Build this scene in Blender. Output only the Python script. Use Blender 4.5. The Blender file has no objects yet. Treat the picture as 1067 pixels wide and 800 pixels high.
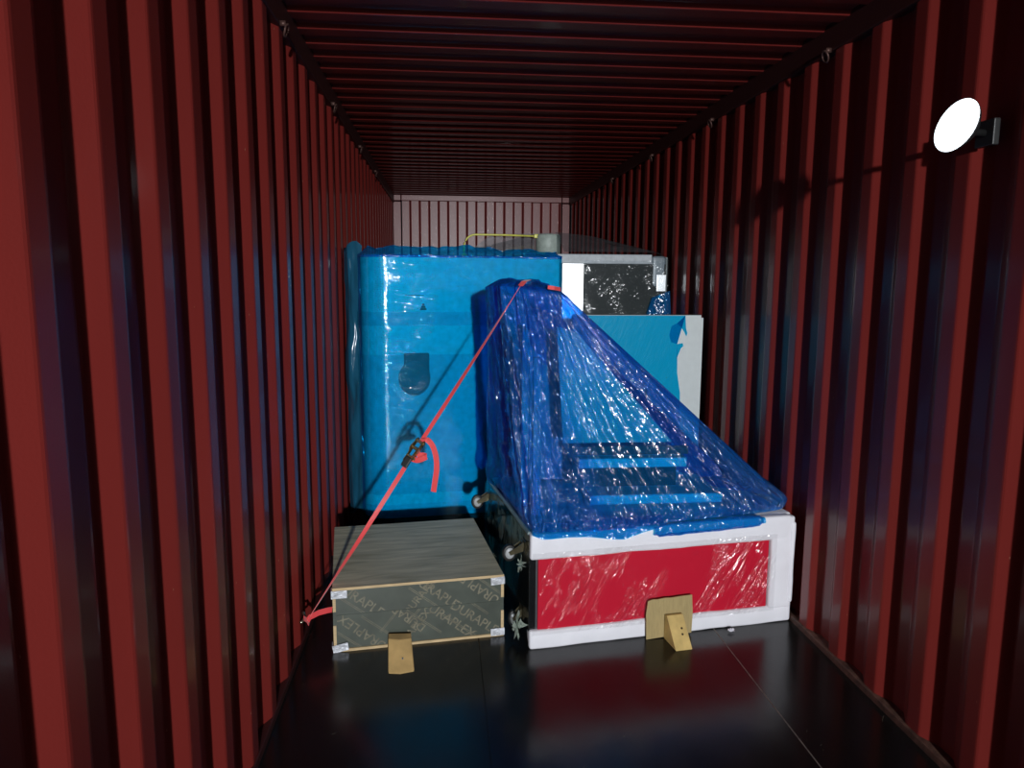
import bpy, bmesh, math, random
from mathutils import Vector, Matrix, noise
R = math.radians
D = bpy.data
S = bpy.context.scene
COL = S.collection
random.seed(7)

# ------------------------------------------------------------------ camera
CX, CZ, YAW, PIT, ROL, FPX = 0.6465, 1.6541, 0.0932, 0.1402, 0.0061, 768.4
fw = Vector((math.sin(YAW)*math.cos(PIT), math.cos(YAW)*math.cos(PIT), -math.sin(PIT)))
rt = Vector((math.cos(YAW), -math.sin(YAW), 0)); up = rt.cross(fw)
r2 = rt*math.cos(ROL)+up*math.sin(ROL); u2 = up*math.cos(ROL)-rt*math.sin(ROL)
cam = D.cameras.new('camera'); co = D.objects.new('camera', cam); COL.objects.link(co)
cam.sensor_width = 36; cam.lens = FPX/1067*36; cam.clip_start = .05
m = Matrix((r2, u2, -fw)).transposed().to_4x4(); m.translation = Vector((CX, 0, CZ)); co.matrix_world = m
S.camera = co
# ------------------------------------------------------------------ world, light, exposure
w = D.worlds.new('night'); S.world = w; w.use_nodes = True
w.node_tree.nodes['Background'].inputs[0].default_value = (.5, .55, .7, 1)
w.node_tree.nodes['Background'].inputs[1].default_value = .004
def point(name, loc, watt, size, col, spot=None, aim=None):
    l = D.lights.new(name, 'SPOT' if spot else 'POINT'); l.energy = watt; l.color = col; l.shadow_soft_size = size
    o = D.objects.new(name, l); COL.objects.link(o); o.location = loc
    if spot:
        l.spot_size = R(spot); l.spot_blend = .6
        o.rotation_euler = (Vector(aim)-Vector(loc)).to_track_quat('-Z', 'Y').to_euler()
    return o
point('yard_floodlight', (1.37, -7.5, 2.40), 4000, .10, (.93, .97, 1.0), 40, (1.2, 4.5, .95)).data.spot_blend = 1.0
point('truck_worklight', (1.3, -6.0, 1.9), 90, .1, (.9, .95, 1.0), 50, (1.0, 4, 1.0))
S.view_settings.view_transform = 'Standard'; S.view_settings.look = 'None'
S.view_settings.exposure = 0.0; S.view_settings.gamma = 1; S.view_settings.use_curve_mapping = False

# ------------------------------------------------------------------ material helpers
def mat(name):
    x = D.materials.new(name); x.use_nodes = True; nt = x.node_tree
    return x, nt, nt.nodes['Principled BSDF']
def nd(nt, t, **k):
    n = nt.nodes.new(t)
    for a, b in k.items(): setattr(n, a, b)
    return n
def texn(nt, scale, stretch=(1, 1, 1), detail=4, rot=(0, 0, 0), kind='Noise', coord='Object', distort=0):
    tc = nd(nt, 'ShaderNodeTexCoord'); mp = nd(nt, 'ShaderNodeMapping')
    mp.vector_type = 'TEXTURE'      # rotate first, then stretch
    mp.inputs['Scale'].default_value = tuple(1/q for q in stretch); mp.inputs['Rotation'].default_value = rot
    nt.links.new(tc.outputs[coord], mp.inputs['Vector'])
    n = nd(nt, 'ShaderNodeTex'+kind); n.inputs['Scale'].default_value = scale
    if kind == 'Noise': n.inputs['Detail'].default_value = detail; n.inputs['Distortion'].default_value = distort
    nt.links.new(mp.outputs[0], n.inputs['Vector'])
    return n
def bump(nt, src, strength, dist, prev=None):
    b = nd(nt, 'ShaderNodeBump'); b.inputs['Strength'].default_value = strength; b.inputs['Distance'].default_value = dist
    nt.links.new(src, b.inputs['Height'])
    if prev: nt.links.new(prev.outputs[0], b.inputs['Normal'])
    return b
def plain(name, col, rough=.5, metal=0, spec=.5, noise_amt=.15, ns=25, stretch=(1, 1, 1), bmp=0, coat=0):
    x, nt, b = mat(name)
    b.inputs['Roughness'].default_value = rough; b.inputs['Metallic'].default_value = metal
    b.inputs['Specular IOR Level'].default_value = spec; b.inputs['Coat Weight'].default_value = coat
    n = texn(nt, ns, stretch)
    r = nd(nt, 'ShaderNodeValToRGB'); c = Vector(col)
    r.color_ramp.elements[0].position = .3; r.color_ramp.elements[1].position = .7
    r.color_ramp.elements[0].color = (*(c*(1-noise_amt)), 1); r.color_ramp.elements[1].color = (*(c*(1+noise_amt)), 1)
    nt.links.new(n.outputs['Fac'], r.inputs[0]); nt.links.new(r.outputs[0], b.inputs['Base Color'])
    if bmp:
        nt.links.new(bump(nt, n.outputs['Fac'], bmp, .01).outputs[0], b.inputs['Normal'])
    return x
def film(name, tint, opac, dcol, rough, layers, gloss=1.0, coord='Object', attr=None, tint2=None, opac2=None):
    """plastic wrap: tinted see-through sheet with a glossy crinkled skin"""
    x = D.materials.new(name); x.use_nodes = True; nt = x.node_tree; nt.nodes.clear()
    out = nd(nt, 'ShaderNodeOutputMaterial')
    tr = nd(nt, 'ShaderNodeBsdfTransparent'); tr.inputs[0].default_value = (*tint, 1)
    df = nd(nt, 'ShaderNodeBsdfDiffuse'); df.inputs[0].default_value = (*dcol, 1)
    gl = nd(nt, 'ShaderNodeBsdfGlossy'); gl.inputs['Roughness'].default_value = rough
    gl.inputs['Color'].default_value = (1, 1, 1, 1)
    m1 = nd(nt, 'ShaderNodeMixShader'); m1.inputs[0].default_value = opac
    nt.links.new(tr.outputs[0], m1.inputs[1]); nt.links.new(df.outputs[0], m1.inputs[2])
    prev = None
    for (sc, st, rot, stren, dist, kind) in layers:
        t = texn(nt, sc, st, 3, rot, kind, coord, .6)
        prev = bump(nt, t.outputs['Fac' if kind == 'Noise' else 'Distance'], stren, dist, prev)
    fr = nd(nt, 'ShaderNodeFresnel'); fr.inputs[0].default_value = 1.55
    mul = nd(nt, 'ShaderNodeMath', operation='MULTIPLY'); mul.inputs[1].default_value = gloss; mul.use_clamp = True
    cap = nd(nt, 'ShaderNodeMath', operation='MINIMUM'); cap.inputs[1].default_value = .13
    nt.links.new(fr.outputs[0], cap.inputs[0]); nt.links.new(cap.outputs[0], mul.inputs[0])
    if attr:     # several plies of bag lie over each other in places
        at = nd(nt, 'ShaderNodeAttribute'); at.attribute_name = attr; sp = nd(nt, 'ShaderNodeSeparateColor'); nt.links.new(at.outputs['Color'], sp.inputs[0])
        mc_ = nd(nt, 'ShaderNodeMixRGB'); mc_.inputs[1].default_value = (*tint, 1); mc_.inputs[2].default_value = (*tint2, 1)
        nt.links.new(sp.outputs[0], mc_.inputs[0]); nt.links.new(mc_.outputs[0], tr.inputs[0])
        mo = nd(nt, 'ShaderNodeMapRange'); mo.inputs['To Min'].default_value = opac; mo.inputs['To Max'].default_value = opac2
        nt.links.new(sp.outputs[0], mo.inputs['Value']); nt.links.new(mo.outputs[0], m1.inputs[0])
        for b_ in [n for n in nt.nodes if n.type == 'BUMP'][1:]:
            ms = nd(nt, 'ShaderNodeMath', operation='MULTIPLY'); ms.inputs[1].default_value = b_.inputs['Strength'].default_value
            nt.links.new(sp.outputs[1], ms.inputs[0]); nt.links.new(ms.outputs[0], b_.inputs['Strength'])
    if prev:
        nt.links.new(prev.outputs[0], gl.inputs['Normal']); nt.links.new(prev.outputs[0], df.inputs['Normal'])
        nt.links.new(prev.outputs[0], fr.inputs['Normal'])
    m2 = nd(nt, 'ShaderNodeMixShader'); nt.links.new(mul.outputs[0], m2.inputs[0])
    nt.links.new(m1.outputs[0], m2.inputs[1]); nt.links.new(gl.outputs[0], m2.inputs[2])
    nt.links.new(m2.outputs[0], out.inputs[0])
    return x
# ------------------------------------------------------------------ object helpers
def obj(name, bm, mt, parent=None, smooth=False, matrix=None):
    me = D.meshes.new(name); bm.normal_update(); bm.to_mesh(me); bm.free()
    if smooth:
        for p in me.polygons: p.use_smooth = True
    for q in (mt if isinstance(mt, (list, tuple)) else [mt]): me.materials.append(q)
    o = D.objects.new(name, me); COL.objects.link(o)
    if matrix is not None: o.matrix_world = matrix
    if parent is not None: o.parent = parent
    return o
def thing(name, label, cat, loc, rz=0, group=None):
    o = D.objects.new(name, None); COL.objects.link(o); o.empty_display_size = .1
    o.location = loc; o.rotation_euler = (0, 0, rz); o['label'] = label; o['category'] = cat
    if group: o['group'] = group
    return o
def tag(o, label, cat, group=None):
    o['label'] = label; o['category'] = cat
    if group: o['group'] = group
    return o
def struct(o): o['kind'] = 'structure'; return o
def box(bm, x0, x1, y0, y1, z0, z1, bev=0, seg=2):
    r = bmesh.ops.create_cube(bm, size=1)
    vs = r['verts']
    for v in vs:
        v.co = Vector(((x0+x1)/2+v.co.x*(x1-x0), (y0+y1)/2+v.co.y*(y1-y0), (z0+z1)/2+v.co.z*(z1-z0)))
    if bev:
        es = list({e for v in vs for e in v.link_edges})
        bmesh.ops.bevel(bm, geom=es, offset=bev, segments=seg, affect='EDGES', profile=.6)
def B(): return bmesh.new()
def tube(bm, pts, rad, n=8, cap=True):
    pts = [Vector(p) for p in pts]; rings = []
    for i, p in enumerate(pts):
        t = (pts[min(i+1, len(pts)-1)]-pts[max(i-1, 0)]).normalized()
        a = Vector((0, 0, 1)) if abs(t.z) < .9 else Vector((1, 0, 0))
        s = t.cross(a).normalized(); q = s.cross(t)
        rr = rad[i] if isinstance(rad, (list, tuple)) else rad
        rings.append([bm.verts.new(p+s*rr*math.cos(6.2832*k/n)+q*rr*math.sin(6.2832*k/n)) for k in range(n)])
    for a, b in zip(rings, rings[1:]):
        for k in range(n): bm.faces.new((a[k], a[(k+1) % n], b[(k+1) % n], b[k]))
    if cap: bm.faces.new(rings[0][::-1]); bm.faces.new(rings[-1])
def ribbon(bm, pts, widthdir, wid, th):
    """flat webbing of real thickness along pts"""
    pts = [Vector(p) for p in pts]; rings = []
    for i, p in enumerate(pts):
        t = (pts[min(i+1, len(pts)-1)]-pts[max(i-1, 0)]).normalized()
        wd = Vector(widthdir[i] if isinstance(widthdir, list) else widthdir); wd = (wd-t*wd.dot(t)).normalized()
        nn = t.cross(wd).normalized()
        rings.append([bm.verts.new(p+wd*a*wid/2+nn*b*th/2) for a, b in ((-1, -1), (1, -1), (1, 1), (-1, 1))])
    for a, b in zip(rings, rings[1:]):
        for k in range(4): bm.faces.new((a[k], a[(k+1) % 4], b[(k+1) % 4], b[k]))
    bm.faces.new(rings[0][::-1]); bm.faces.new(rings[-1])
def lathe(bm, prof, n=32, M=Matrix()):
    rings = [[bm.verts.new(M @ Vector((r*math.cos(6.2832*k/n), r*math.sin(6.2832*k/n), z))) for k in range(n)] for r, z in prof]
    for a, b in zip(rings, rings[1:]):
        for k in range(n): bm.faces.new((a[k], a[(k+1) % n], b[(k+1) % n], b[k]))
    bm.faces.new(rings[0][::-1]); bm.faces.new(rings[-1])
def prism(bm, poly, M, d):
    a = [bm.verts.new(M @ Vector((x, y, 0))) for x, y in poly]; b = [bm.verts.new(M @ Vector((x, y, d))) for x, y in poly]
    bm.faces.new(a[::-1]); bm.faces.new(b); n = len(poly)
    for k in range(n): bm.faces.new((a[k], a[(k+1) % n], b[(k+1) % n], b[k]))
def fbm(v, o=3): return noise.fractal(Vector(v), 1.0, 2.0, o)

# ------------------------------------------------------------------ materials
# red container paint: glossy, faint scuffs
def paint(name, col, rough, spec, coat=0):
    x, nt, b = mat(name)
    n = texn(nt, 3, (1, 1, .3), 6); n2 = texn(nt, 160, (1, 1, 1), 2)
    r = nd(nt, 'ShaderNodeValToRGB'); c = Vector(col)
    r.color_ramp.elements[0].color = (*(c*.8), 1); r.color_ramp.elements[1].color = (*(c*1.2), 1)
    nt.links.new(n.outputs['Fac'], r.inputs[0])
    v = texn(nt, 24, (1, 1, .35), kind='Voronoi'); th = nd(nt, 'ShaderNodeMath', operation='LESS_THAN'); th.inputs[1].default_value = .035
    nt.links.new(v.outputs['Distance'], th.inputs[0])
    mx = nd(nt, 'ShaderNodeMixRGB'); mx.inputs[2].default_value = (.32, .14, .09, 1)
    nt.links.new(th.outputs[0], mx.inputs[0]); nt.links.new(r.outputs[0], mx.inputs[1]); nt.links.new(mx.outputs[0], b.inputs['Base Color'])
    b.inputs['Roughness'].default_value = rough; b.inputs['Specular IOR Level'].default_value = spec
    b.inputs['Coat Weight'].default_value = coat; b.inputs['Coat Roughness'].default_value = .12
    bb = bump(nt, n2.outputs['Fac'], .12, .002)
    nt.links.new(bb.outputs[0], b.inputs['Normal'])
    return x
RED = paint('red_container_paint', (.20, .022, .018), .42, .35, .25)
REDEND = paint('red_end_wall_paint', (.20, .030, .028), .36, .5)
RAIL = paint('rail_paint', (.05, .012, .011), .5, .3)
SEAM = plain('seam_sealant', (.05, .008, .008), .7)

def floor_mat():
    x, nt, b = mat('black_floor')
    n = texn(nt, 5, (1, .4, 1), 8)
    r = nd(nt, 'ShaderNodeValToRGB'); r.color_ramp.elements[0].color = (.004, .004, .004, 1); r.color_ramp.elements[1].color = (.011, .011, .010, 1)
    nt.links.new(n.outputs['Fac'], r.inputs[0])
    # fine pale scratches
    s = texn(nt, 7, (1, 5, 1), 9, (0, 0, .9), distort=2.5)
    g = nd(nt, 'ShaderNodeValToRGB'); e = g.color_ramp.elements
    e[0].position = .70; e[0].color = (0, 0, 0, 1); e[1].position = .76; e[1].color = (1, 1, 1, 1)
    nt.links.new(s.outputs['Fac'], g.inputs[0])
    mx = nd(nt, 'ShaderNodeMixRGB'); mx.inputs[2].default_value = (.10, .095, .07, 1)
    nt.links.new(g.outputs[0], mx.inputs[0]); nt.links.new(r.outputs[0], mx.inputs[1]); nt.links.new(mx.outputs[0], b.inputs['Base Color'])
    rr = nd(nt, 'ShaderNodeMapRange'); rr.inputs['To Min'].default_value = .13; rr.inputs['To Max'].default_value = .30
    nt.links.new(n.outputs['Fac'], rr.inputs['Value']); nt.links.new(rr.outputs[0], b.inputs['Roughness'])
    n2 = texn(nt, 14, (1, .5, 1), 4); nt.links.new(bump(nt, n2.outputs['Fac'], .15, .004).outputs[0], b.inputs['Normal'])
    b.inputs['Specular IOR Level'].default_value = .35
    return x
FLOOR = floor_mat()
WOOD = plain('pale_pine', (.66, .44, .18), .6, noise_amt=.2, ns=12, stretch=(1, 1, .15))
PLYEDGE = plain('ply_edge', (.55, .40, .22), .7, noise_amt=.2, ns=60, stretch=(.3, .3, 3))
def ply_top():
    x, nt, b = mat('brown_ply_top')
    n = texn(nt, 4, (1, 7, 1), 7, distort=.6)
    r = nd(nt, 'ShaderNodeValToRGB'); r.color_ramp.elements[0].color = (.42, .39, .25, 1); r.color_ramp.elements[1].color = (.74, .68, .48, 1)
    r.color_ramp.elements[0].position = .3; r.color_ramp.elements[1].position = .7
    nt.links.new(n.outputs['Fac'], r.inputs[0]); nt.links.new(r.outputs[0], b.inputs['Base Color']); b.inputs['Roughness'].default_value = .55
    return x
PLYTOP = ply_top()
PLYFACE = plain('dark_film_faced_ply', (.060, .070, .056), .42, noise_amt=.25, ns=8)
PRINT = plain('faded_ply_print', (.165, .15, .105), .6, noise_amt=.35, ns=60)
TAPE = plain('silver_tape', (.62, .63, .68), .4, metal=.25, noise_amt=.35, ns=55, bmp=.5)
FOAM = plain('white_foam', (.78, .77, .82), .6, noise_amt=.04, ns=9, bmp=.25)
FOAM2 = plain('grey_white_foam', (.58, .62, .62), .6, noise_amt=.03)
DGREY = plain('dark_grey_panel', (.06, .062, .07), .45)
BLACK = plain('black_gloss_panel', (.008, .009, .010), .18, coat=.3)
BLACKR = plain('black_rubber', (.012, .012, .012), .5)
STEEL = plain('zinc_steel', (.45, .42, .32), .3, metal=.9)
GREYP = plain('grey_plastic', (.35, .36, .37), .4)
WHITE = plain('white_enamel', (.84, .86, .86), .35)
WHITEB = plain('white_bright_sheet', (.95, .95, .96), .34, metal=.9, noise_amt=.01)
BRASS = plain('yellow_zinc', (.62, .42, .12), .28, metal=.95, noise_amt=.3, ns=90)
def strap_mat():
    x, nt, b = mat('orange_pink_webbing')
    b.inputs['Base Color'].default_value = (.80, .07, .075, 1); b.inputs['Roughness'].default_value = .5
    b.inputs['Sheen Weight'].default_value = .3
    n = texn(nt, 400, (1, 1, 1), 2); nt.links.new(bump(nt, n.outputs['Fac'], .4, .001).outputs[0], b.inputs['Normal'])
    return x
WEB = strap_mat()
CARD = plain('brown_cardboard', (.36, .27, .12), .75, noise_amt=.1, ns=60, stretch=(3, 1, .3), bmp=.2)
YEL = plain('yellow_hose', (.70, .66, .12), .4)
CYLM = plain('grey_green_plastic', (.36, .42, .38), .5)
def red_panel():
    x, nt, b = mat('crimson_panel')
    b.inputs['Base Color'].default_value = (.56, .010, .034, 1); b.inputs['Roughness'].default_value = .5; b.inputs['Specular IOR Level'].default_value = .15
    return x
REDP = red_panel()
BT = (.10, .66, .93)
FBLUE = film('blue_stretch_film', (.02, .62, .88), .06, (.003, .24, .48), .07,
    [(2, (1, 1, 3), (0, 0, 0), .02, .02, 'Noise'), (26, (.25, 1, 2.2), (0, .15, 0), .6, .004, 'Noise')], .8)
FBAND = film('blue_film_extra_layers', (.5, .92, .96), .04, (.01, .30, .55), .09,
    [(28, (.3, 1, 2.5), (0, .15, 0), .4, .004, 'Noise')], .6)
FDROP = film('blue_bag_film_loose', (.02, .50, .90), .30, (.003, .22, .66), .11,
    [(7, (1, 1, 1), (0, 0, 0), .5, .04, 'Noise'), (18, (1, 1, 1), (0, 0, .3), .8, .03, 'Noise')], 1.8)
FBAG = film('blue_bag_film_in_plies', (.01, .58, .92), .08, (.001, .19, .70), .09,
    [(3.5, (1.6, .7, 1), (0, 0, 0), .35, .06, 'Noise'), (8, (1.5, .7, 1), (0, 0, .3), .9, .06, 'Noise'), (18, (1.3, 1.0, 1), (0, 0, -.3), 1.0, .045, 'Noise')], 1.7, 'UV',
    'plies', (.003, .22, .80), .40)
FCLEAR = film('clear_film', (.93, .95, .96), .01, (.6, .65, .7), .10,
    [(5, (1, 1, 2.5), (0, .8, 0), .3, .03, 'Noise'), (13, (.3, .5, 2), (0, -.65, 0), .9, .03, 'Noise')], .35)
FSTREAK = film('clear_streaky_film', (.97, .97, .97), .0, (.8, .8, .8), .12,
    [(2.5, (1, 1, 1), (0, 0, 0), .3, .04, 'Noise'), (13, (4.0, 1, .5), (0, .50, 0), 1.0, .035, 'Noise')], 1.3)
# gather the streaks into patches
def patchy(x, scale, lo, hi):
    nt = x.node_tree; b = [n for n in nt.nodes if n.type == 'BUMP'][-1]
    n = texn(nt, scale, (1.6, 1, .6), 2, (0, .5, 0)); m = nd(nt, 'ShaderNodeMapRange')
    m.inputs['From Min'].default_value = lo; m.inputs['From Max'].default_value = hi; nt.links.new(n.outputs['Fac'], m.inputs['Value'])
    nt.links.new(m.outputs[0], b.inputs['Strength'])
patchy(FSTREAK, 3.2, .45, .57); patchy(FCLEAR, 4, .42, .58)

# ================================================================== THE SETTING
W, RAILZ, CEIL, YE, Y0 = 2.35, 2.65, 2.75, 10.06, -1.95
def corr_profile(y0, y1, phase, pitch, flat, slope, depth):
    """list of (y, d) with d the recess; inner flat starts at phase+k*pitch"""
    out = []; k = math.floor((y0-phase)/pitch)-1
    b = .007
    def corner(ya, da, yc, dc, yb, db):
        # little bend radius
        la = math.hypot(yc-ya, dc-da); lb = math.hypot(yb-yc, db-dc)
        bb = min(b, la*.3, lb*.3)
        p = (yc-(yc-ya)/la*bb, dc-(dc-da)/la*bb); q = (yc+(yb-yc)/lb*bb, dc+(db-dc)/lb*bb)
        return [p, ((p[0]+q[0]+2*yc)/4, (p[1]+q[1]+2*dc)/4), q]
    pts = []
    while True:
        s = phase+k*pitch
        if s > y1+pitch: break
        pts += [(s, 0), (s+flat, 0), (s+flat+slope, depth), (s+pitch-slope, depth)]; k += 1
    for i in range(1, len(pts)-1):
        out += corner(*pts[i-1], *pts[i], *pts[i+1])
    return [p for p in out if y0 <= p[0] <= y1]
def sheet(prof, f0, f1):
    bm = B(); a = [bm.verts.new(f0(*p)) for p in prof]; b = [bm.verts.new(f1(*p)) for p in prof]
    for i in range(len(prof)-1): bm.faces.new((a[i], a[i+1], b[i+1], b[i]))
    return bm
pl = corr_profile(Y0, YE-.02, 1.517, .279, .072, .068, .036)
wl = struct(obj('wall_left', sheet(pl, lambda y, d: (-d, y, .02), lambda y, d: (-d, y, RAILZ+.02)), RED))
pr = corr_profile(Y0, YE-.02, 4.825, .278, .072, .068, .036)
wr = struct(obj('wall_right', sheet(pr, lambda y, d: (W+d, y, .02), lambda y, d: (W+d, y, RAILZ+.02)), RED))
pc = corr_profile(Y0, YE+.02, 3.315, .209, .088, .0165, .020)
cl = struct(obj('ceiling', sheet(pc, lambda y, d: (-.06, y, CEIL+d), lambda y, d: (W+.06, y, CEIL+d)), RED))
pe = corr_profile(.11, W-.11, .23, .25, .107, .018, .045)
we = struct(obj('wall_back', sheet(pe, lambda x, d: (x, YE+d, 0), lambda x, d: (x, YE+d, 2.68)), REDEND))
for n_, (x0, x1) in (('trim_1', (0, .098)), ('trim_2', (W-.098, W))):
    bm = B()
    box(bm, x0, x1, YE-.012, YE+.06, 0, 2.667, .004); box(bm, x0, x1, YE-.012, YE+.06, 2.683, 2.80, .004)
    for z in (2.50, 2.1):
        xx = x0+.03 if x0 < 1 else x0+.025
        box(bm, xx, xx+.04, YE-.016, YE-.01, z, z+.012)
    struct(obj(n_, bm, REDEND))
bm = B(); box(bm, .108, W-.108, YE-.012, YE+.06, 2.683, 2.80, .004); struct(obj('trim_3', bm, REDEND))
RINGM = plain('dull_ring_steel', (.12, .06, .05), .5, metal=.5)
# rails
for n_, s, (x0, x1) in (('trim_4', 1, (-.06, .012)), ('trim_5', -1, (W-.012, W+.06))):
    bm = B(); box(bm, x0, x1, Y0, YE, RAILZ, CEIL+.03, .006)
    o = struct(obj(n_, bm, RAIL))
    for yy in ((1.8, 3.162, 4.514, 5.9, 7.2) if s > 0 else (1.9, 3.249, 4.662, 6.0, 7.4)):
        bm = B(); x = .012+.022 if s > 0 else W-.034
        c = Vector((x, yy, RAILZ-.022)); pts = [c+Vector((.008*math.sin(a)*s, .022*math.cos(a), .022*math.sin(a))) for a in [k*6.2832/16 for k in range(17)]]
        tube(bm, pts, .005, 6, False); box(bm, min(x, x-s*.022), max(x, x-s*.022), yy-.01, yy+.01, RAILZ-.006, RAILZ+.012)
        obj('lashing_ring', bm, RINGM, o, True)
KERB = plain('scuffed_kerb', (.10, .05, .035), .6, noise_amt=.6, ns=30)
for n_, (x0, x1) in (('baseboard_left', (-.05, .006)), ('baseboard_right', (W-.010, W+.05))):
    bm = B(); box(bm, x0, x1, Y0, YE, -.02, .028, .005); struct(obj(n_, bm, RAIL if 'left' in n_ else KERB))
bm = B(); xs = [-.05, .80, 1.93, W+.05]
for a, b in zip(xs, xs[1:]): box(bm, a+.0015, b-.0015, Y0, YE+.05, -.03, 0, .001, 1)
box(bm, -.05, W+.05, Y0, YE+.05, -.05, -.012)
struct(obj('floor', bm, FLOOR))
bm = B(); box(bm, 1.9275, 1.9325, Y0, YE, -.012, .0006)
struct(obj('trim_6', bm, plain('seam_grit', (.16, .13, .11), .8, noise_amt=.5, ns=40)))

# ================================================================== CABINET IN BLUE FILM
CF, CT, CXL, CXR = 4.6, 1.80, .15, 1.405
def cab_path(off, n=14, back=5.35):
    """plan outline, front-left corner widely rounded"""
    pts = []; r = .15+off; cx, cy = CXL+.15, CF+.15
    pts.append((CXL-off, back+off))
    for k in range(8): pts.append((CXL-off, back+off-(back+off-cy)*(k+1)/9))
    for k in range(n+1):
        a = math.pi+math.pi/2*k/n; pts.append((cx+r*math.cos(a), cy+r*math.sin(a)))
    for k in range(1, 40): pts.append((cx+(CXR-.012-cx)*k/40, CF-off))
    r = .012+off
    for k in range(5):
        a = -math.pi/2+math.pi/2*k/4; pts.append((CXR-.012+r*math.cos(a), CF+.012+r*math.sin(a)))
    for k in range(1, 8): pts.append((CXR+off, CF+.012+(back-CF)*k/8))
    pts.append((CXR+off, back+off))
    return pts
cab = thing('wrapped_cabinet', 'tall cabinet with rounded edge wrapped in light blue stretch film, behind the plywood crate', 'cabinet', (0, 0, 0))
bm = B(); P = cab_path(0); prism(bm, P[::-1] if False else P, Matrix.Translation((0, 0, .14)), CT-.14)
obj('body', bm, WHITE, cab)
for x, y in ((.30, 4.75), (1.25, 4.75), (.30, 5.2), (1.25, 5.2)):
    bm = B(); box(bm, x-.04, x+.04, y-.04, y+.04, 0, .15, .006); obj('foot', bm, BLACKR, cab)
# dark grey plate and round disc, and printed marks, on the cabinet front (seen through the film)
bm = B(); box(bm, .40, .56, CF-.006, CF+.01, 1.06, 1.20, .012)
o = obj('grey_plate', bm, plain('dim_grey_panel', (.16, .17, .18), .5), cab)
bm = B(); n = 28; lathe(bm, [(.10, 0), (.10, .006), (.085, .009)], n, Matrix.Translation((.465, CF, 1.04)) @ Matrix.Rotation(R(90), 4, 'X') @ Matrix.Diagonal((1, 1.1, 1, 1)))
obj('grey_disc', bm, plain('grey_disc_finish', (.20, .21, .22), .5), cab)
bm = B(); box(bm, .415, .53, CF-.002, CF+.01, 1.556, 1.560)
for k in range(3): box(bm, .505+.006*k, .545-.006*k, CF-.002, CF+.01, 1.465+.014*k, 1.477+.014*k)
obj('printed_mark', bm, DGREY, cab)
def shell(path, z0, z1, nz, amp, seed, top=None):
    bm = B(); rows = []
    nrm = []
    for i in range(len(path)):
        a = Vector(path[max(i-1, 0)]); b = Vector(path[min(i+1, len(path)-1)]); t = (b-a).normalized(); nrm.append(Vector((t.y, -t.x)))
    # arc length
    s = [0]
    for a, b in zip(path, path[1:]): s.append(s[-1]+(Vector(b)-Vector(a)).length)
    for j in range(nz+1):
        z = z0+(z1-z0)*j/nz; row = []
        for i, (x, y) in enumerate(path):
            d = amp*(abs(fbm((s[i]*3, z*7+seed, seed)))*.8+.3)
            zz = z
            row.append(bm.verts.new((x+nrm[i].x*d, y+nrm[i].y*d, zz)))
        rows.append(row)
    if top:  # gathered frill above the top edge
        hs = top; nfr = 6
        for j in range(1, nfr+1):
            t = j/nfr; row = []
            for i, (x, y) in enumerate(path):
                h = hs(s[i])*(.6+.9*abs(fbm((s[i]*2.5, seed, 3))))
                inn = .05*t+.018*fbm((s[i]*14, t*3, seed))*t
                row.append(bm.verts.new((x-nrm[i].x*inn, y-nrm[i].y*inn, z1+h*t+.012*fbm((s[i]*11, t*2, 9))*t)))
            rows.append(row)
    for a, b in zip(rows, rows[1:]):
        for i in range(len(path)-1): bm.faces.new((a[i], a[i+1], b[i+1], b[i]))
    return bm
def sub(path, m=3):
    out = []
    for a, b in zip(path, path[1:]):
        for k in range(m): out.append((a[0]+(b[0]-a[0])*k/m, a[1]+(b[1]-a[1])*k/m))
    return out+[path[-1]]
frill = lambda s: .035+.035*max(0, math.sin(s*2.2-.8))
obj('film_wrap', shell(sub(cab_path(.012)), .115, CT+.006, 70, .007, 1), FBLUE, cab, True)
obj('film_frill', shell(sub(cab_path(.012)), CT-.012, CT+.006, 1, .007, 1, frill), FDROP, cab, True)
obj('film_band', shell(sub(cab_path(.022)), .30, 1.19, 40, .006, 4), FBAND, cab, True)
obj('film_band', shell(sub(cab_path(.020)), 1.37, 1.455, 6, .006, 6), FBAND, cab, True)
obj('film_band', shell(sub(cab_path(.028)), .115, .235, 8, .006, 8), FBAND, cab, True)
# loose sheet of film between the cabinet's side and the container wall
bm = B(); rows = []
for j in range(61):
    z = .16+(1.88-.16)*j/60; row = []
    for i in range(25):
        t = i/24
        x = .142-.128*min(1, t*1.7)+.0; y = 4.74+.10*t+.5*max(0, t-.45)
        x += .010*fbm((t*5, z*4, 2)); x = max(.010, x); y += .03*fbm((t*3, z*3, 7))
        zt = z+(.03*math.sin(t*7)-.02 if j == 60 else 0)-(.25*max(0, t-.3)*(1-j/60) if j < 60 else 0)
        row.append(bm.verts.new((x, y, max(.10, zt))))
    rows.append(row)
for a, b in zip(rows, rows[1:]):
    for i in range(24): bm.faces.new((a[i], a[i+1], b[i+1], b[i]))
FLOOSE = film('loose_blue_film', (.08, .36, .55), .6, (.02, .15, .27), .2, [(6, (1, 1, 1), (0, 0, 0), .3, .02, 'Noise')], .7)
obj('loose_film', bm, FLOOSE, cab, True)
# crinkled vertical seam of gathered film
bm = B(); pts = [(.150+.012*fbm((z*.35, 1, 2)), 4.722+.012*fbm((z*.4, 5, 5)), .2+z*.05) for z in range(33)]
tube(bm, pts, [.011+.008*abs(fbm((z*.7, 8, 8))) for z in range(33)], 7)
obj('film_seam', bm, FDROP, cab, True)

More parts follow.
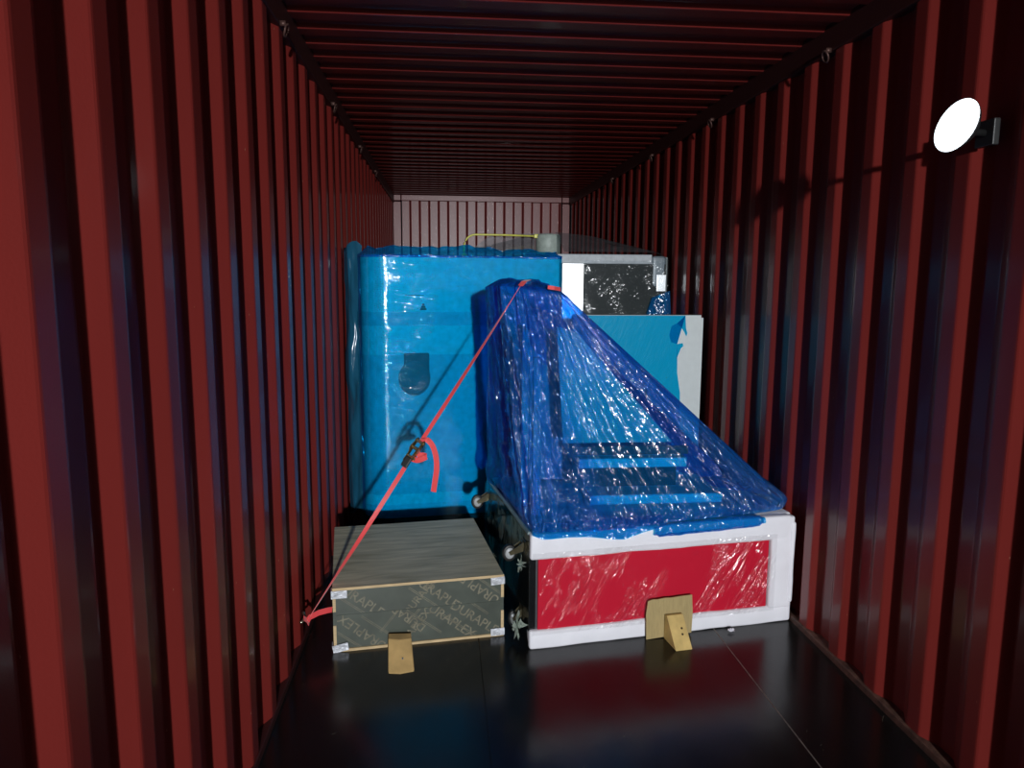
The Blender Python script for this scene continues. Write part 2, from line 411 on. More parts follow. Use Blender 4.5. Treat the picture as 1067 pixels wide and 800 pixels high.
cab.location = (.30, 4.60, 0); cab.rotation_euler = (0, 0, R(7.5))
MI = (Matrix.Translation((.30, 4.60, 0)) @ Matrix.Rotation(R(7.5), 4, 'Z')).inverted()
for ch in cab.children: ch.data.transform(MI if ch.name.startswith(('loose_film', 'film_seam')) else Matrix.Translation((-.30, -4.60, 0)))
# ================================================================== MACHINE BEHIND, IN CLEAR FILM
mc = thing('wrapped_machine', 'white framed machine with a dark window under clear film, behind the blue panels', 'machine', (1.43, 5.42, 0))
bm = B(); box(bm, 0, .89, .03, .95, .12, 1.83, .01); obj('body', bm, plain('machine_grey', (.20, .22, .22), .5), mc)
for x, y in ((.06, .08), (.83, .08), (.06, .88), (.83, .88)):
    bm = B(); box(bm, x-.035, x+.035, y-.035, y+.035, 0, .13, .005); obj('foot', bm, BLACKR, mc)
bm = B(); box(bm, -.01, .76, .0, .04, 1.775, 1.845, .006); obj('top_beam', bm, plain('pale_grey_beam', (.40, .43, .46), .45), mc)
bm = B(); box(bm, .76, .87, .005, .04, 1.60, 1.835, .03, 3); obj('corner_cap', bm, plain('grey_corner', (.22, .26, .29), .4), mc)
bm = B(); box(bm, .09, .247, -.004, .03, 1.10, 1.775, .002); obj('front_panel', bm, WHITEB, mc)
bm = B(); box(bm, .247, .87, .008, .03, 1.10, 1.775, .002); obj('window', bm, plain('dark_window', (.010, .015, .015), .5, spec=.2), mc)
bm = B(); box(bm, .80, .87, -.004, .03, 1.575, 1.70, .003); obj('label_plate', bm, WHITEB, mc)
bm = B(); lathe(bm, [(.09, 0), (.098, .01), (.098, .15), (.09, .165)], 28, Matrix.Translation((.045, .45, 1.845))); obj('cap_cylinder', bm, CYLM, mc, True)
bm = B(); pts = [(-.62, .40, 1.84), (-.62, .40, 1.90)]
for k in range(7):
    a = R(180-15*k); pts.append((-.53+.09*math.cos(a), .40, 1.91+.09*math.sin(a)))
pts += [(-.3, .41, 2.0), (-.06, .43, 1.995)]
tube(bm, pts, .0075, 8); box(bm, -.07, -.04, .415, .445, 1.98, 2.01, .003); box(bm, -.64, -.60, .38, .42, 1.78, 1.85)
obj('yellow_hose', bm, YEL, mc, True)
# clear cover: tent of film over the machine
def quadgrid(bm, a, b, c, d, nu, nv, amp=.01, seed=0):
    a, b, c, d = map(Vector, (a, b, c, d)); g = []
    nn = (b-a).cross(d-a).normalized()
    for j in range(nv+1):
        v = j/nv; row = []
        for i in range(nu+1):
            u = i/nu; p = a.lerp(b, u).lerp(d.lerp(c, u), v)
            e = min(1, 6*min(u, 1-u, v, 1-v)+.0)
            row.append(bm.verts.new(p+nn*amp*fbm((p.x*6+seed, p.y*6, p.z*6))*e))
        g.append(row)
    for j in range(nv):
        for i in range(nu): bm.faces.new((g[j][i], g[j][i+1], g[j+1][i+1], g[j+1][i]))
FHAZE = film('hazy_clear_film', (.62, .66, .68), .12, (.5, .55, .6), .25, [(9, (1, 1, 1), (0, 0, 0), .5, .03, 'Noise')], 1.0)
bm = B()
quadgrid(bm, (.10, -.02, 1.86), (.80, -.02, 1.86), (.40, .45, 2.0), (.10, .45, 2.03), 14, 10, .012)
quadgrid(bm, (.80, -.02, 1.86), (.89, .0, 1.80), (.86, .9, 1.86), (.40, .45, 2.0), 8, 10, .01, 3)
quadgrid(bm, (-.68, -.05+.35, 1.86), (-.62, .38, 1.87), (-.05, .56, 2.02), (-.08, .30, 1.86), 12, 8, .01, 5)
quadgrid(bm, (-.60, .60, 1.86), (.10, .60, 1.86), (.10, .56, 2.03), (-.40, .56, 2.01), 12, 6, .01, 8)
bmesh.ops.remove_doubles(bm, verts=bm.verts, dist=.0008)
obj('film_tent', bm, FHAZE, mc, True)
bm = B(); quadgrid(bm, (.25, -.014, 1.12), (.885, -.014, 1.12), (.885, -.014, 1.80), (.25, -.014, 1.80), 30, 30, .012, 2); obj('clear_film', bm, FCLEAR, mc, True)
bm = B(); quadgrid(bm, (.66, -.03, 1.2), (.93, -.01, 1.2), (.90, -.01, 1.58), (.76, -.03, 1.53), 14, 14, .02, 4); obj('blue_film_patch', bm, FDROP, mc, True)

# ================================================================== BLUE PANELS
pn = thing('panel_stack', 'upright stack of white panels with torn blue protective film, beside the right wall', 'panel', (1.44, 4.5, 0))
for k, (x1, zt, yy) in enumerate(((.815, 1.442, 0), (.84, 1.425, .03), (.85, 1.415, .06))):
    bm = B(); box(bm, 0, x1, yy, yy+.024, 0, zt, .002); obj('panel', bm, FOAM2 if k < 2 else DGREY, pn)
bm = B(); box(bm, 0, .816, -.0015, .024, 1.4425, 1.446); obj('edge_strip', bm, BLACKR, pn)
edge = [(.70, 0), (.705, .3), (.70, .7), (.695, .95), (.672, 1.08), (.665, 1.17), (.69, 1.235), (.705, 1.25), (.70, 1.268), (.665, 1.262), (.625, 1.275), (.612, 1.32), (.625, 1.375), (.66, 1.392), (.685, 1.37), (.71, 1.335), (.722, 1.31), (.728, 1.33), (.715, 1.37), (.712, 1.44)]
bm = B(); vs = [bm.verts.new((.001, -.004, 0))]+[bm.verts.new((x, -.004, z)) for x, z in edge]+[bm.verts.new((.001, -.004, 1.44))]
f = bm.faces.new(vs); bmesh.ops.triangulate(bm, faces=[f])
FPAN = film('blue_sheet_film', (.05, .66, .90), .28, (.0, .52, .80), .2, [(4, (1, 1, 1.5), (0, 0, 0), .15, .02, 'Noise'), (10, (2.0, 1, .5), (0, .35, 0), .25, .006, 'Noise')], .5)
obj('protective_film', bm, FPAN, pn)
for x, z, h in ((.34, .88, .05), (.47, .93, .05), (.27, .93, .04)):
    bm = B(); box(bm, x, x+.012, -.008, -.004, z, z+h, .002); obj('printed_mark', bm, DGREY, pn)

# ================================================================== WHITE AND RED CRATE ON ITS SIDE
ang = math.atan2(3.298-3.109, 2.349-1.025)
rc = thing('padded_cart', 'red and white foam edged cart lying on its side under the dark blue bag', 'cart', (1.022, 3.112, 0), ang)
LW, LD, LH = 1.325, .97, .535
bm = B(); box(bm, .03, LW-.012, .014, LD, .012, LH-.012, .006); obj('body', bm, DGREY, rc)
bm = B(); box(bm, .04, LW-.13, .004, .018, .085, LH-.10, .003); obj('red_panel', bm, REDP, rc)
bm = B(); box(bm, 0, .032, .012, LD, .004, LH-.004, .004); obj('base_panel', bm, BLACK, rc)
# foam edging, slightly lumpy rounded strips
def foam(bm, x0, x1, y0, y1, z0, z1, seed=0):
    t = B(); box(t, x0, x1, y0, y1, z0, z1)
    L = max(x1-x0, y1-y0, z1-z0)
    bmesh.ops.bevel(t, geom=list(t.edges), offset=min(.012, .45*min(x1-x0, y1-y0, z1-z0)), segments=3, affect='EDGES', profile=.5)
    ax = 0 if L == x1-x0 else (1 if L == y1-y0 else 2)
    es = [e for e in t.edges if abs((e.verts[0].co-e.verts[1].co)[ax]) > .5*L]
    bmesh.ops.subdivide_edges(t, edges=es, cuts=24, use_grid_fill=True)
    for v in t.verts:
        v.co += Vector((fbm(v.co*5+Vector((seed, 0, 0))), fbm(v.co*5+Vector((0, seed, 3))), fbm(v.co*5+Vector((3, 3, seed)))))*.004
    me = D.meshes.new('tmp'); t.to_mesh(me); t.free(); bm.from_mesh(me); D.meshes.remove(me)
for nm, a in (('top', (0, LW-.02, -.008, .05, LH-.115, LH+.004)), ('low', (0, LW, -.008, .05, .0, .088)), ('side', (LW-.125, LW, -.010, .05, .075, LH+.002)),
              ('toplay', (.035, LW, .03, LD, LH-.02, LH+.006)), ('end', (LW-.02, LW, .03, LD, .0, LH))):
    bm = B(); foam(bm, *a, seed=len(nm)); obj('foam_edge', bm, FOAM, rc, True)
bm = B(); foam(bm, LW-.024, LW+.004, -.014, .1, .10, LH-.03, 9); obj('foam_corner_sleeve', bm, FOAM, rc, True)
bm = B(); quadgrid(bm, (.01, -.014, .07), (LW-.10, -.016, .07), (LW-.10, -.016, LH-.08), (.01, -.014, LH-.08), 60, 24, .006, 4); obj('clear_film', bm, FSTREAK, rc, True)
# casters on the base, wheel axis across
FORK = plain('dark_zinc_fork', (.10, .085, .05), .35, metal=.7, noise_amt=.5)
def caster(y, z, tilt, nm='caster', sx=.80):
    e = D.objects.new(nm, None); COL.objects.link(e); e.parent = rc; e.location = (0, y, z); e.rotation_euler = (tilt, 0, 0); e.scale = (sx, .95, .95)
    bm = B(); box(bm, -.006, .0, -.04, .04, -.032, .032, .004, 1)
    lathe(bm, [(.022, 0), (.024, .004), (.02, .014)], 20, Matrix.Rotation(R(-90), 4, 'Y') @ Matrix.Translation((0, 0, .006)))
    for s in (-1, 1):
        M = Matrix.Translation((-.012, s*.019-.0015, 0)) @ Matrix.Rotation(R(90), 4, 'X')
        prism(bm, [(-.0, -.022), (-.075, -.038), (-.085, -.022), (-.0, .022)], Matrix.Translation((-.012, s*.019+.0015, 0)) @ Matrix.Rotation(R(90), 4, 'X'), .003)
    obj('fork', bm, FORK, e)
    bm = B(); prof = [(.028, -.012), (.038, -.012), (.0415, -.008), (.042, 0), (.0415, .008), (.038, .012), (.028, .012)]
    lathe(bm, prof, 28, Matrix.Translation((-.088, 0, -.030)) @ Matrix.Rotation(R(90), 4, 'X')); obj('tire', bm, BLACKR, e, True)
    bm = B(); lathe(bm, [(.010, -.0145), (.026, -.0135), (.028, -.010), (.028, .010), (.026, .0135), (.010, .0145)], 24, Matrix.Translation((-.088, 0, -.030)) @ Matrix.Rotation(R(90), 4, 'X'))
    obj('wheel_hub', bm, GREYP, e, True)
caster(.10, .455, 0); caster(.14, .12, 0, 'caster', .5); caster(.88, .46, 0); caster(.88, .12, 0, 'caster', .5)
bm = B(); quadgrid(bm, (-.010, .97, .10), (-.010, .20, .16), (-.004, .10, LH-.01), (-.010, .97, LH-.01), 26, 16, .02, 6)
obj('side_film', bm, film('teal_side_film', (.75, .9, .92), .14, (.02, .22, .30), .12, [(6, (1, 2, .6), (0, 0, 0), .8, .04, 'Noise')], 1.2), rc, True)
bm = B(); foam(bm, -.002, .016, .03, LD, LH-.012, LH+.006, 4); obj('edge_trim', bm, plain('teal_grey_trim', (.22, .30, .30), .4), rc)
# torn film bits round the lower casters
def tuft(name, c, r, n, mt, seed, parent=None, sx=1, sz=1):
    bm = B(); rnd = random.Random(seed); c = Vector(c)
    vs = []
    for k in range(n):
        a = rnd.uniform(0, 6.28); rr = r*rnd.uniform(.3, 1); h = rnd.uniform(-1, 1)*r*sz
        p = c+Vector((rnd.uniform(-.3, .3)*r, math.cos(a)*rr*sx, h)); q = c+Vector((rnd.uniform(-.3, .3)*r, math.cos(a+.8)*rr*sx*.7, h*.6+math.sin(a)*rr*.5)); s = c+Vector((0, rnd.uniform(-.2, .2)*r, rnd.uniform(-.5, .5)*r))
        t = [bm.verts.new(x) for x in (p, q, s)]; bm.faces.new(t)
        t2 = [bm.verts.new(x) for x in (q, p+Vector((.01, .012, -.01)), s+Vector((0, .01, .02)))]; bm.faces.new(t2)
    return obj(name, bm, mt, parent)
TORN = film('torn_pale_film', (.8, .85, .8), .55, (.50, .58, .50), .3, [(30, (1, 1, 1), (0, 0, 0), .6, .01, 'Noise')], 1.2)
def crumple(name, c, s, seed, mt, parent=None, jag=.5):
    """crumpled scrap of film: a small jagged, folded sheet"""
    bm = B(); n = 26; g = []
    for j in range(9):
        row = []
        for i in range(n):
            a = 6.2832*i/n; rr = (j/8)*(1-jag*.5+jag*fbm((math.cos(a)*2.3+seed, math.sin(a)*2.3, seed))*1.1)
            p = Vector((s[0]*rr*math.cos(a), .6*s[1]*fbm((math.cos(a)*rr*4, math.sin(a)*rr*4+seed, 4)), s[2]*rr*math.sin(a)))
            row.append(bm.verts.new(Vector(c)+p))
        g.append(row)
    for a, b in zip(g, g[1:]):
        for i in range(n): bm.faces.new((a[i], a[(i+1) % n], b[(i+1) % n], b[i]))
    bmesh.ops.remove_doubles(bm, verts=bm.verts, dist=1e-5)
    return obj(name, bm, mt, parent, False)
crumple('torn_film', (-.048, .035, .105), (.046, .05, .085), 3, TORN, rc, 1.0)
crumple('torn_film', (-.030, .045, .385), (.026, .03, .045), 8, TORN, rc, 1.0)
# foam scrap on the floor by the cart
tag(crumple('foam_scrap', (2.0, 3.20, .012), (.02, .02, .012), 5, FOAM), 'tiny white foam scrap on the floor at the foot of the red panel', 'scrap')

# ================================================================== BAGGED RAMP ON TOP OF THE CART
bg = thing('bagged_stand', 'triangular stand in a shiny dark blue plastic bag, strapped on top of the red cart', 'stand', (0, 0, 0))
ZB = .546
# inner stand: sloping side cheeks, shelves
def bpt(x, y, z): return (x, y, z)
tri = [(1.06, ZB+.01), (2.22, ZB+.01), (2.20, ZB+.07), (1.25, 1.48), (1.02, 1.52)]
for yy in (3.50, 3.98):
    bm = B(); prism(bm, tri, Matrix.Translation((0, yy, 0)) @ Matrix.Rotation(R(90), 4, 'X'), .025)
    obj('side_cheek', bm, plain('pale_cheek', (.22, .42, .50), .5) if yy > 3.6 else DGREY, bg) if yy > 3.6 else bm.free()
bm = B(); box(bm, 1.02, 1.06, 3.50, 3.96, ZB, 1.42, .012); obj('back_board', bm, FOAM2, bg)
bm = B(); prism(bm, [(1.24, .845), (1.80, .845), (1.30, 1.40), (1.20, 1.43)], Matrix.Translation((0, 3.60, 0)) @ Matrix.Rotation(R(90), 4, 'X'), .02); obj('front_board', bm, FOAM2, bg)
for z, x0, x1 in ((.775, 1.30, 1.84), (.590, 1.36, 2.03)):
    bm = B(); box(bm, x0, x1, 3.46, 3.95, z-.030, z+.016, .004); obj('step', bm, FOAM, bg)
bm = B(); box(bm, 1.30, 1.84, 3.62, 3.64, .60, .75); obj('riser', bm, DGREY, bg)
bm = B(); box(bm, 1.28, 1.86, 3.5, 3.52, .80, .840); obj('cross_rail', bm, DGREY, bg)
bm = B(); box(bm, 1.06, 1.10, 3.36, 3.40, ZB, 1.30, .006); obj('corner_post', bm, FOAM2, bg)
# bag
bot = [(.925, 4.03), (.955, 3.75), (.99, 3.45), (1.035, 3.155), (1.13, 3.115), (1.39, 3.12), (1.62, 3.18), (1.90, 3.25), (2.13, 3.30), (2.29, 3.36), (2.325, 3.44), (2.30, 3.62), (1.95, 3.85), (1.5, 4.0)]
top = [(.888, 3.92), (.882, 3.78), (.885, 3.66), (.93, 3.50), (1.00, 3.42), (1.07, 3.40), (1.13, 3.41), (1.18, 3.44), (1.22, 3.48), (1.25, 3.55), (1.265, 3.62), (1.25, 3.70), (1.18, 3.82), (1.03, 3.92)]
topz = [1.600, 1.612, 1.622, 1.625, 1.615, 1.605, 1.600, 1.597, 1.585, 1.570, 1.560, 1.560, 1.575, 1.595]
def loop(P, t):
    n = len(P); k = int(t*n) % n; f = t*n-int(t*n)
    a, b, c, d = (P[(k+i-1) % n] for i in range(4))
    # catmull-rom, softened
    def cr(a, b, c, d): return .5*((2*b)+(-a+c)*f+(2*a-5*b+4*c-d)*f*f+(-a+3*b-3*c+d)*f**3)
    if isinstance(a, tuple): return tuple(cr(a[i], b[i], c[i], d[i]) for i in range(len(a)))
    return cr(a, b, c, d)
NT, NV = 300, 130
bm = B(); uvl = bm.loops.layers.uv.new('UVMap'); vcl = bm.verts.layers.float_color.new('plies'); rows = []; 
cx0, cy0 = 1.3, 3.6
for j in range(NV+1):
    v = j/NV; row = []
    for i in range(NT):
        t = i/NT; bx, by = loop(bot, t); tx, ty = loop(top, t); tz = loop(topz, t)
        zb = ZB+.004
        # slight sag between the bottom and the knot
        vq = max(0, (v-.045)/.955); x = bx+(tx-bx)*vq; y = by+(ty-by)*vq; z = zb+(tz-zb)*v
        d = Vector((x-(cx0+(1.05-cx0)*v), y-cy0, 0)); d.normalize()
        lf = math.exp(-((t-.21)/.15)**2)      # heavy folds fan out over the front left corner
        A = (.5-abs(fbm((t*26, v*.9, 1.5), 2)))*.10*lf+fbm((t*30, v*1.2, 1.5), 2)*.028+fbm((t*75, v*2.5, 7), 2)*.012+fbm((t*60, v*20, 3), 2)*.007+(1-v)*fbm((t*50, v*22, 9), 2)*.012
        front = 1.0 if .07 < t < .55 else .5
        edge = .25 if t > .62 else 1
        A *= edge*front*(.35+.65*min(1, 4*v))*(1-.35*v)
        # sag on the front face: bag clings back to the stand
        sag = -.05*math.sin(math.pi*min(1, v*1.1))*math.exp(-((t-.42)/.10)**2)
        x += d.x*(A+sag*.3); y += d.y*(A+sag)
        bz = 0
        if v < .12: x += d.x*.02*math.sin(math.pi*v/.12); y += d.y*.012*math.sin(math.pi*v/.12)
        vt = bm.verts.new((min(x, 2.328), y, z)); row.append((vt, t*5.0, v*1.35))
        # plies: few over the front opening, many at the folds, the sloping back edge and the hem
        win = max(0, 1-(abs((t-.43)/.13))**4)*max(0, 1-((v-.34)/.33)**4)
        ply = 1.1*math.exp(-((t-.24)/.09)**2)*max(0, .35+1.6*fbm((t*44, v*1.3, 2), 2))+.9*(1-min(1, abs(t-.66)/.10))+.35*max(0, 1-v/.07)+.5*max(0, (v-.8)/.2)+.25*abs(fbm((t*25, v*2, 5)))
        ply = max(0, min(1, ply+.10-.35*win+.35*max(0, 1-(abs((t-.32)/.05))**2)*(1-v*.6)))
        spk = min(1, .55+.8*math.exp(-((t-.30)/.08)**2)*(1.1-v)+.5*max(0, 1-v/.25)-.30*win)
        vt[vcl] = (ply, max(.25, spk*(.6+.9*abs(fbm((t*18, v*4, 11), 2)))), 0, 1)
    rows.append(row)
def addq(q):
    f = bm.faces.new([p[0] for p in q])
    for l, p in zip(f.loops, q): l[uvl].uv = (p[1], p[2])
for a, b in zip(rows, rows[1:]):
    for i in range(NT):
        k = (i+1) % NT
        q = [a[i], a[k], b[k], b[i]]
        if k == 0: q = [a[i], (a[0][0], 5.0, a[0][2]), (b[0][0], 5.0, b[0][2]), b[i]]
        addq(q)
# gathered top: rings closing to the knot
prev = rows[-1]; K = Vector((1.03, 3.60, 1.632))
for j in range(1, 9):
    t = j/8; row = []
    for i, p in enumerate(rows[-1]):
        q = p[0].co.lerp(K, t*.86); q.z += .018*math.sin(t*3.14)*(1+fbm((i/NT*40, t, 2)))+.016*t
        q.z += .010*fbm((i/NT*60, t*2, 5))*(1-t)
        vt = bm.verts.new(q); vt[vcl] = (.75, .6, 0, 1); row.append((vt, p[1], 1.35+t*.2))
    for i in range(NT):
        k = (i+1) % NT; addq([prev[i], prev[k], row[k], row[i]])
    prev = row
bm.faces.new([p[0] for p in prev])
obj('blue_bag', bm, FBAG, bg, True)
bm = B(); pts = []
for k in range(23):
    a = 6.2832*k/22; pts.append((1.035+.065*math.cos(a), 3.56+.06*math.sin(a), 1.640+.008*fbm((math.cos(a)*2, math.sin(a)*2, 1))))
tube(bm, pts, [.016+.008*abs(fbm((k*.9, 2, 2))) for k in range(23)], 10, False); obj('bag_knot', bm, FDROP, bg, True)
# folded flap of film hanging over the cart's top edge
bm = B(); g = []
for i in range(41):
    u = i/40; row = []
    for j in range(13):
        v = j/12; a = math.pi*2*v
        x = 1.60+.56*u; yb = 3.112+.1427*(x-1.022); hh = .030*(1 if .03 < u < .97 else .6)
        row.append(bm.verts.new((x, yb-.018+.020*math.cos(a)+.004*fbm((u*12, v*3, 1)), .518+hh*math.sin(a)+.006*fbm((u*6, v*2, 4))+.012*u)))
    g.append(row)
for a, b in zip(g, g[1:]):
    for j in range(12): bm.faces.new((a[j], a[j+1], b[j+1], b[j]))
obj('bag_hem', bm, FDROP, bg, True)
# bag skirt draping over the front edge of the cart
bm = B(); g = []
drop = [(1.03, .0), (1.08, .022), (1.2, .020), (1.30, .026), (1.40, .045), (1.46, .05), (1.55, .022), (1.64, .004)]
for i in range(57):
    x = 1.03+.62*i/56
    dz = 0
    for (xa, a), (xb, b) in zip(drop, drop[1:]):
        if xa <= x <= xb+1e-6: dz = a+(b-a)*(x-xa)/(xb-xa)
    row = []; yb = 3.112+.1427*(x-1.022)-.014
    for j in range(8):
        v = j/7; row.append(bm.verts.new((x+.004*fbm((x*20, v, 1)), yb-.016*math.sin(v*2.4)-.004*fbm((x*14, v*2, 3))+(1-v)*.035, .560-v*(dz+.018)+(1-v)*.02)))
    g.append(row)
for a, b in zip(g, g[1:]):
    for j in range(7): bm.faces.new((a[j], a[j+1], b[j+1], b[j]))
obj('bag_skirt', bm, FDROP, bg, True)

# ================================================================== PLYWOOD CRATE
ca = math.atan2(.10, .768)
cr = thing('plywood_crate', 'low dark printed plywood crate with silver corner tape, on the floor at left', 'crate', (.150, 3.155, 0), ca)
CW, CD, CH = .775, .83, .302
bm = B(); box(bm, .010, CW-.010, .010, CD, .012, CH-.014, 0); obj('body', bm, PLYFACE, cr)
bm = B(); box(bm, 0, CW, 0, CD+.005, CH-.014, CH-.0015, .001, 1); obj('lid', bm, [PLYTOP], cr)
bm = B(); box(bm, -.0008, CW+.0008, -.0012, .002, CH-.0135, CH-.0015); obj('lid_edge', bm, PLYEDGE, cr)
bm = B(); box(bm, -.001, CW+.001, -.001, CD, 0, .0125, .001, 1); obj('bottom_board', bm, PLYEDGE, cr)
bm = B(); box(bm, .012, CW-.012, .0075, .012, .010, .170); box(bm, .012, CW-.012, .0075, .012, .1725, CH-.013); obj('front_board', bm, PLYFACE, cr)
for x0 in (.0, CW-.013):
    for z0, z1 in ((.012, .125), (.19, CH-.014)):
        bm = B(); box(bm, x0, x0+.013, .001, .012, z0, z1); obj('end_strip', bm, PLYEDGE, cr)
for x0 in (.0, CW-.013):
    bm = B(); box(bm, x0, x0+.013, .006, .012, .125, .19); obj('end_gap', bm, PLYFACE, cr)
for x, z, tl in ((-.003, CH-.050, 0), (CW-.062, CH-.048, .05), (-.002, .002, .18), (CW-.062, .004, .02)):
    bm = B(); box(bm, 0, .066, -.0035, 0, 0, .036, .001, 1)
    if x < .1: box(bm, -.003, 0, -.003, .04, 0, .036)
    bmesh.ops.rotate(bm, verts=bm.verts, cent=(.033, 0, .018), matrix=Matrix.Rotation(-tl, 3, 'Y')); bmesh.ops.translate(bm, verts=bm.verts, vec=(x, 0.0, z))
    o = obj('corner_tape', bm, TAPE, cr)
    bm = B()
    for k in range(3): box(bm, x+.010, x+.045-.008*k, -.0042, -.0036, z+.009+.008*k, z+.011+.008*k)
    bmesh.ops.rotate(bm, verts=bm.verts, cent=(x+.033, 0, z+.018), matrix=Matrix.Rotation(-tl, 3, 'Y')); obj('small_print', bm, GREYP, o)
# printed words running diagonally over the front board
def text_bm(s, size):
    c = D.curves.new('t', 'FONT'); c.body = s; c.size = size; c.extrude = 0; c.resolution_u = 3; c.align_x = 'CENTER'; c.align_y = 'CENTER'; c.offset = .0006
    o = D.objects.new('t', c); COL.objects.link(o); dg = bpy.context.evaluated_depsgraph_get(); dg.update()
    me = D.meshes.new_from_object(o.evaluated_get(dg)); b = B(); b.from_mesh(me); D.meshes.remove(me); D.objects.remove(o); D.curves.remove(c)
    return b
def clip(b, x0, x1, z0, z1):
    for co, no in (((x0, 0, 0), (-1, 0, 0)), ((x1, 0, 0), (1, 0, 0)), ((0, z0, 0), (0, -1, 0)), ((0, z1, 0), (0, 1, 0))):
        bmesh.ops.bisect_plane(b, geom=list(b.verts)+list(b.edges)+list(b.faces), plane_co=co, plane_no=no, clear_outer=True)
allb = B()
for s, x, z, deg, sz in (('DURAPLEX', .13, .225, -38, .062), ('DURAPLEX', .145, .065, 140, .062), ('DURAPLEX', .30, .155, 140, .055), ('DURAPLEX', .47, .23, -38, .062), ('DURAPLEX', .515, .105, -38, .062),
                         ('DURAPLEX', .665, .235, 142, .062), ('DURAPLEX', .655, .085, -36, .062), ('DURAPLEX', .345, .06, 50, .05), ('DURAPLEX', .40, .24, 50, .05)):
    b = text_bm(s, sz); bmesh.ops.rotate(b, verts=b.verts, cent=(0, 0, 0), matrix=Matrix.Rotation(R(deg), 3, 'Z')); bmesh.ops.translate(b, verts=b.verts, vec=(x, z, 0))
    lo, hi = (.174, CH-.016) if z > .172 else (.014, .169)
    clip(b, .016, CW-.016, lo, hi); me = D.meshes.new('x'); b.to_mesh(me); b.free(); allb.from_mesh(me); D.meshes.remove(me)
for x, z, deg, L in ((.09, .20, -38, .22), (.20, .09, -38, .20), (.42, .20, -38, .22), (.57, .06, -38, .22), (.40, .10, -38, .2), (.70, .25, -38, .2), (.26, .13, 50, .16), (.385, .16, 50, .16), (.62, .17, -38, .2), (.06, .05, -38, .16)):
    for off in (0, .007):
        b = B(); vs = [b.verts.new(p) for p in ((-L/2, off, 0), (L/2, off, 0), (L/2, off+.0025, 0), (-L/2, off+.0025, 0))]; b.faces.new(vs)
        bmesh.ops.rotate(b, verts=b.verts, cent=(0, 0, 0), matrix=Matrix.Rotation(R(deg), 3, 'Z')); bmesh.ops.translate(b, verts=b.verts, vec=(x, z, 0))
        lo, hi = (.174, CH-.016) if z > .172 else (.014, .169)
        clip(b, .016, CW-.016, lo, hi); me = D.meshes.new('x'); b.to_mesh(me); b.free(); allb.from_mesh(me); D.meshes.remove(me)
bmesh.ops.transform(allb, matrix=Matrix.Translation((0, .0070, 0)) @ Matrix.Rotation(R(90), 4, 'X'), verts=allb.verts)
obj('printed_words', allb, PRINT, cr)

# ================================================================== CHOCKS AND CARDBOARD
ck = thing('wooden_chock', 'pale pine chock nailed to the floor against the plywood crate', 'chock', (.404, 2.955, 0), ca*.6)
bm = B()
# block: sloping face towards the door, bevelled left edge
vs = [bm.verts.new(p) for p in ((0, 0, 0), (.05, -.012, 0), (.110, 0, 0), (.106, .215, 0), (.004, .215, 0), (.0, .0, .0), (.002, .165, .074), (.05, .150, .074), (.104, .165, .068), (.104, .215, .068), (.004, .215, .074))]
A0, A1, A2, A3, A4, _, T0, T1, T2, T3, T4 = vs
bm.verts.remove(_)
for f in ((A0, A4, A3, A2, A1), (A0, A1, T1, T0), (A1, A2, T2, T1), (A2, A3, T3, T2), (A3, A4, T4, T3), (A4, A0, T0, T4), (T0, T1, T2, T3, T4)): bm.faces.new(f)
bmesh.ops.recalc_face_normals(bm, faces=bm.faces); bmesh.ops.bevel(bm, geom=list(bm.edges), offset=.0025, segments=1, affect='EDGES')
obj('block', bm, WOOD, ck)
bm = B(); lathe(bm, [(.004, 0), (.004, .002)], 10, Matrix.Translation((.062, .06, .032)) @ Matrix.Rotation(R(60), 4, 'X')); obj('nail', bm, DGREY, ck)
wk = thing('wooden_wedge', 'pine wedge chock with a notched top holding cardboard against the red cart', 'wedge', (1.669, 3.040, 0), ang)
bm = B(); poly = [(0, 0), (.155, 0), (.155, .118), (.135, .126), (.115, .108)]
prism(bm, [(0.0, 0), (.128, 0), (.128, .118), (.105, .122), (.088, .103)], Matrix.Translation((0.012, 0, 0)) @ Matrix(((0, 0, 1, 0), (1, 0, 0, 0), (0, 1, 0, 0), (0, 0, 0, 1))), .082)
bmesh.ops.recalc_face_normals(bm, faces=bm.faces); bmesh.ops.bevel(bm, geom=list(bm.edges), offset=.002, segments=1, affect='EDGES')
obj('block', bm, plain('yellow_pine', (.62, .44, .16), .55, noise_amt=.22, ns=14, stretch=(1, .3, 1)), wk)
bm = B()
for y, z in ((.045, .054), (.062, .0745)): lathe(bm, [(.005, 0), (.005, .0022)], 10, Matrix.Translation((.055+y*.2, y, z)) @ Matrix.Rotation(R(48), 4, 'X'))
obj('nail', bm, plain('dark_nail', (.06, .04, .02), .5), wk)
cb = B(); pl_ = [(0, -.002), (.228, .008), (.232, .10), (.226, .194), (.17, .193), (.12, .190), (.09, .192), (.05, .188), (.03, .190), (.004, .184), (-.004, .12)]
prism(cb, pl_, Matrix.Rotation(R(90), 4, 'X'), .005)
o = obj('cardboard_sheet', cb, CARD); o.location = (1.576, 3.164, .003); o.rotation_euler = (R(-1), 0, ang)
tag(o, 'torn brown cardboard piece standing between the wooden wedge and the red cart', 'cardboard')

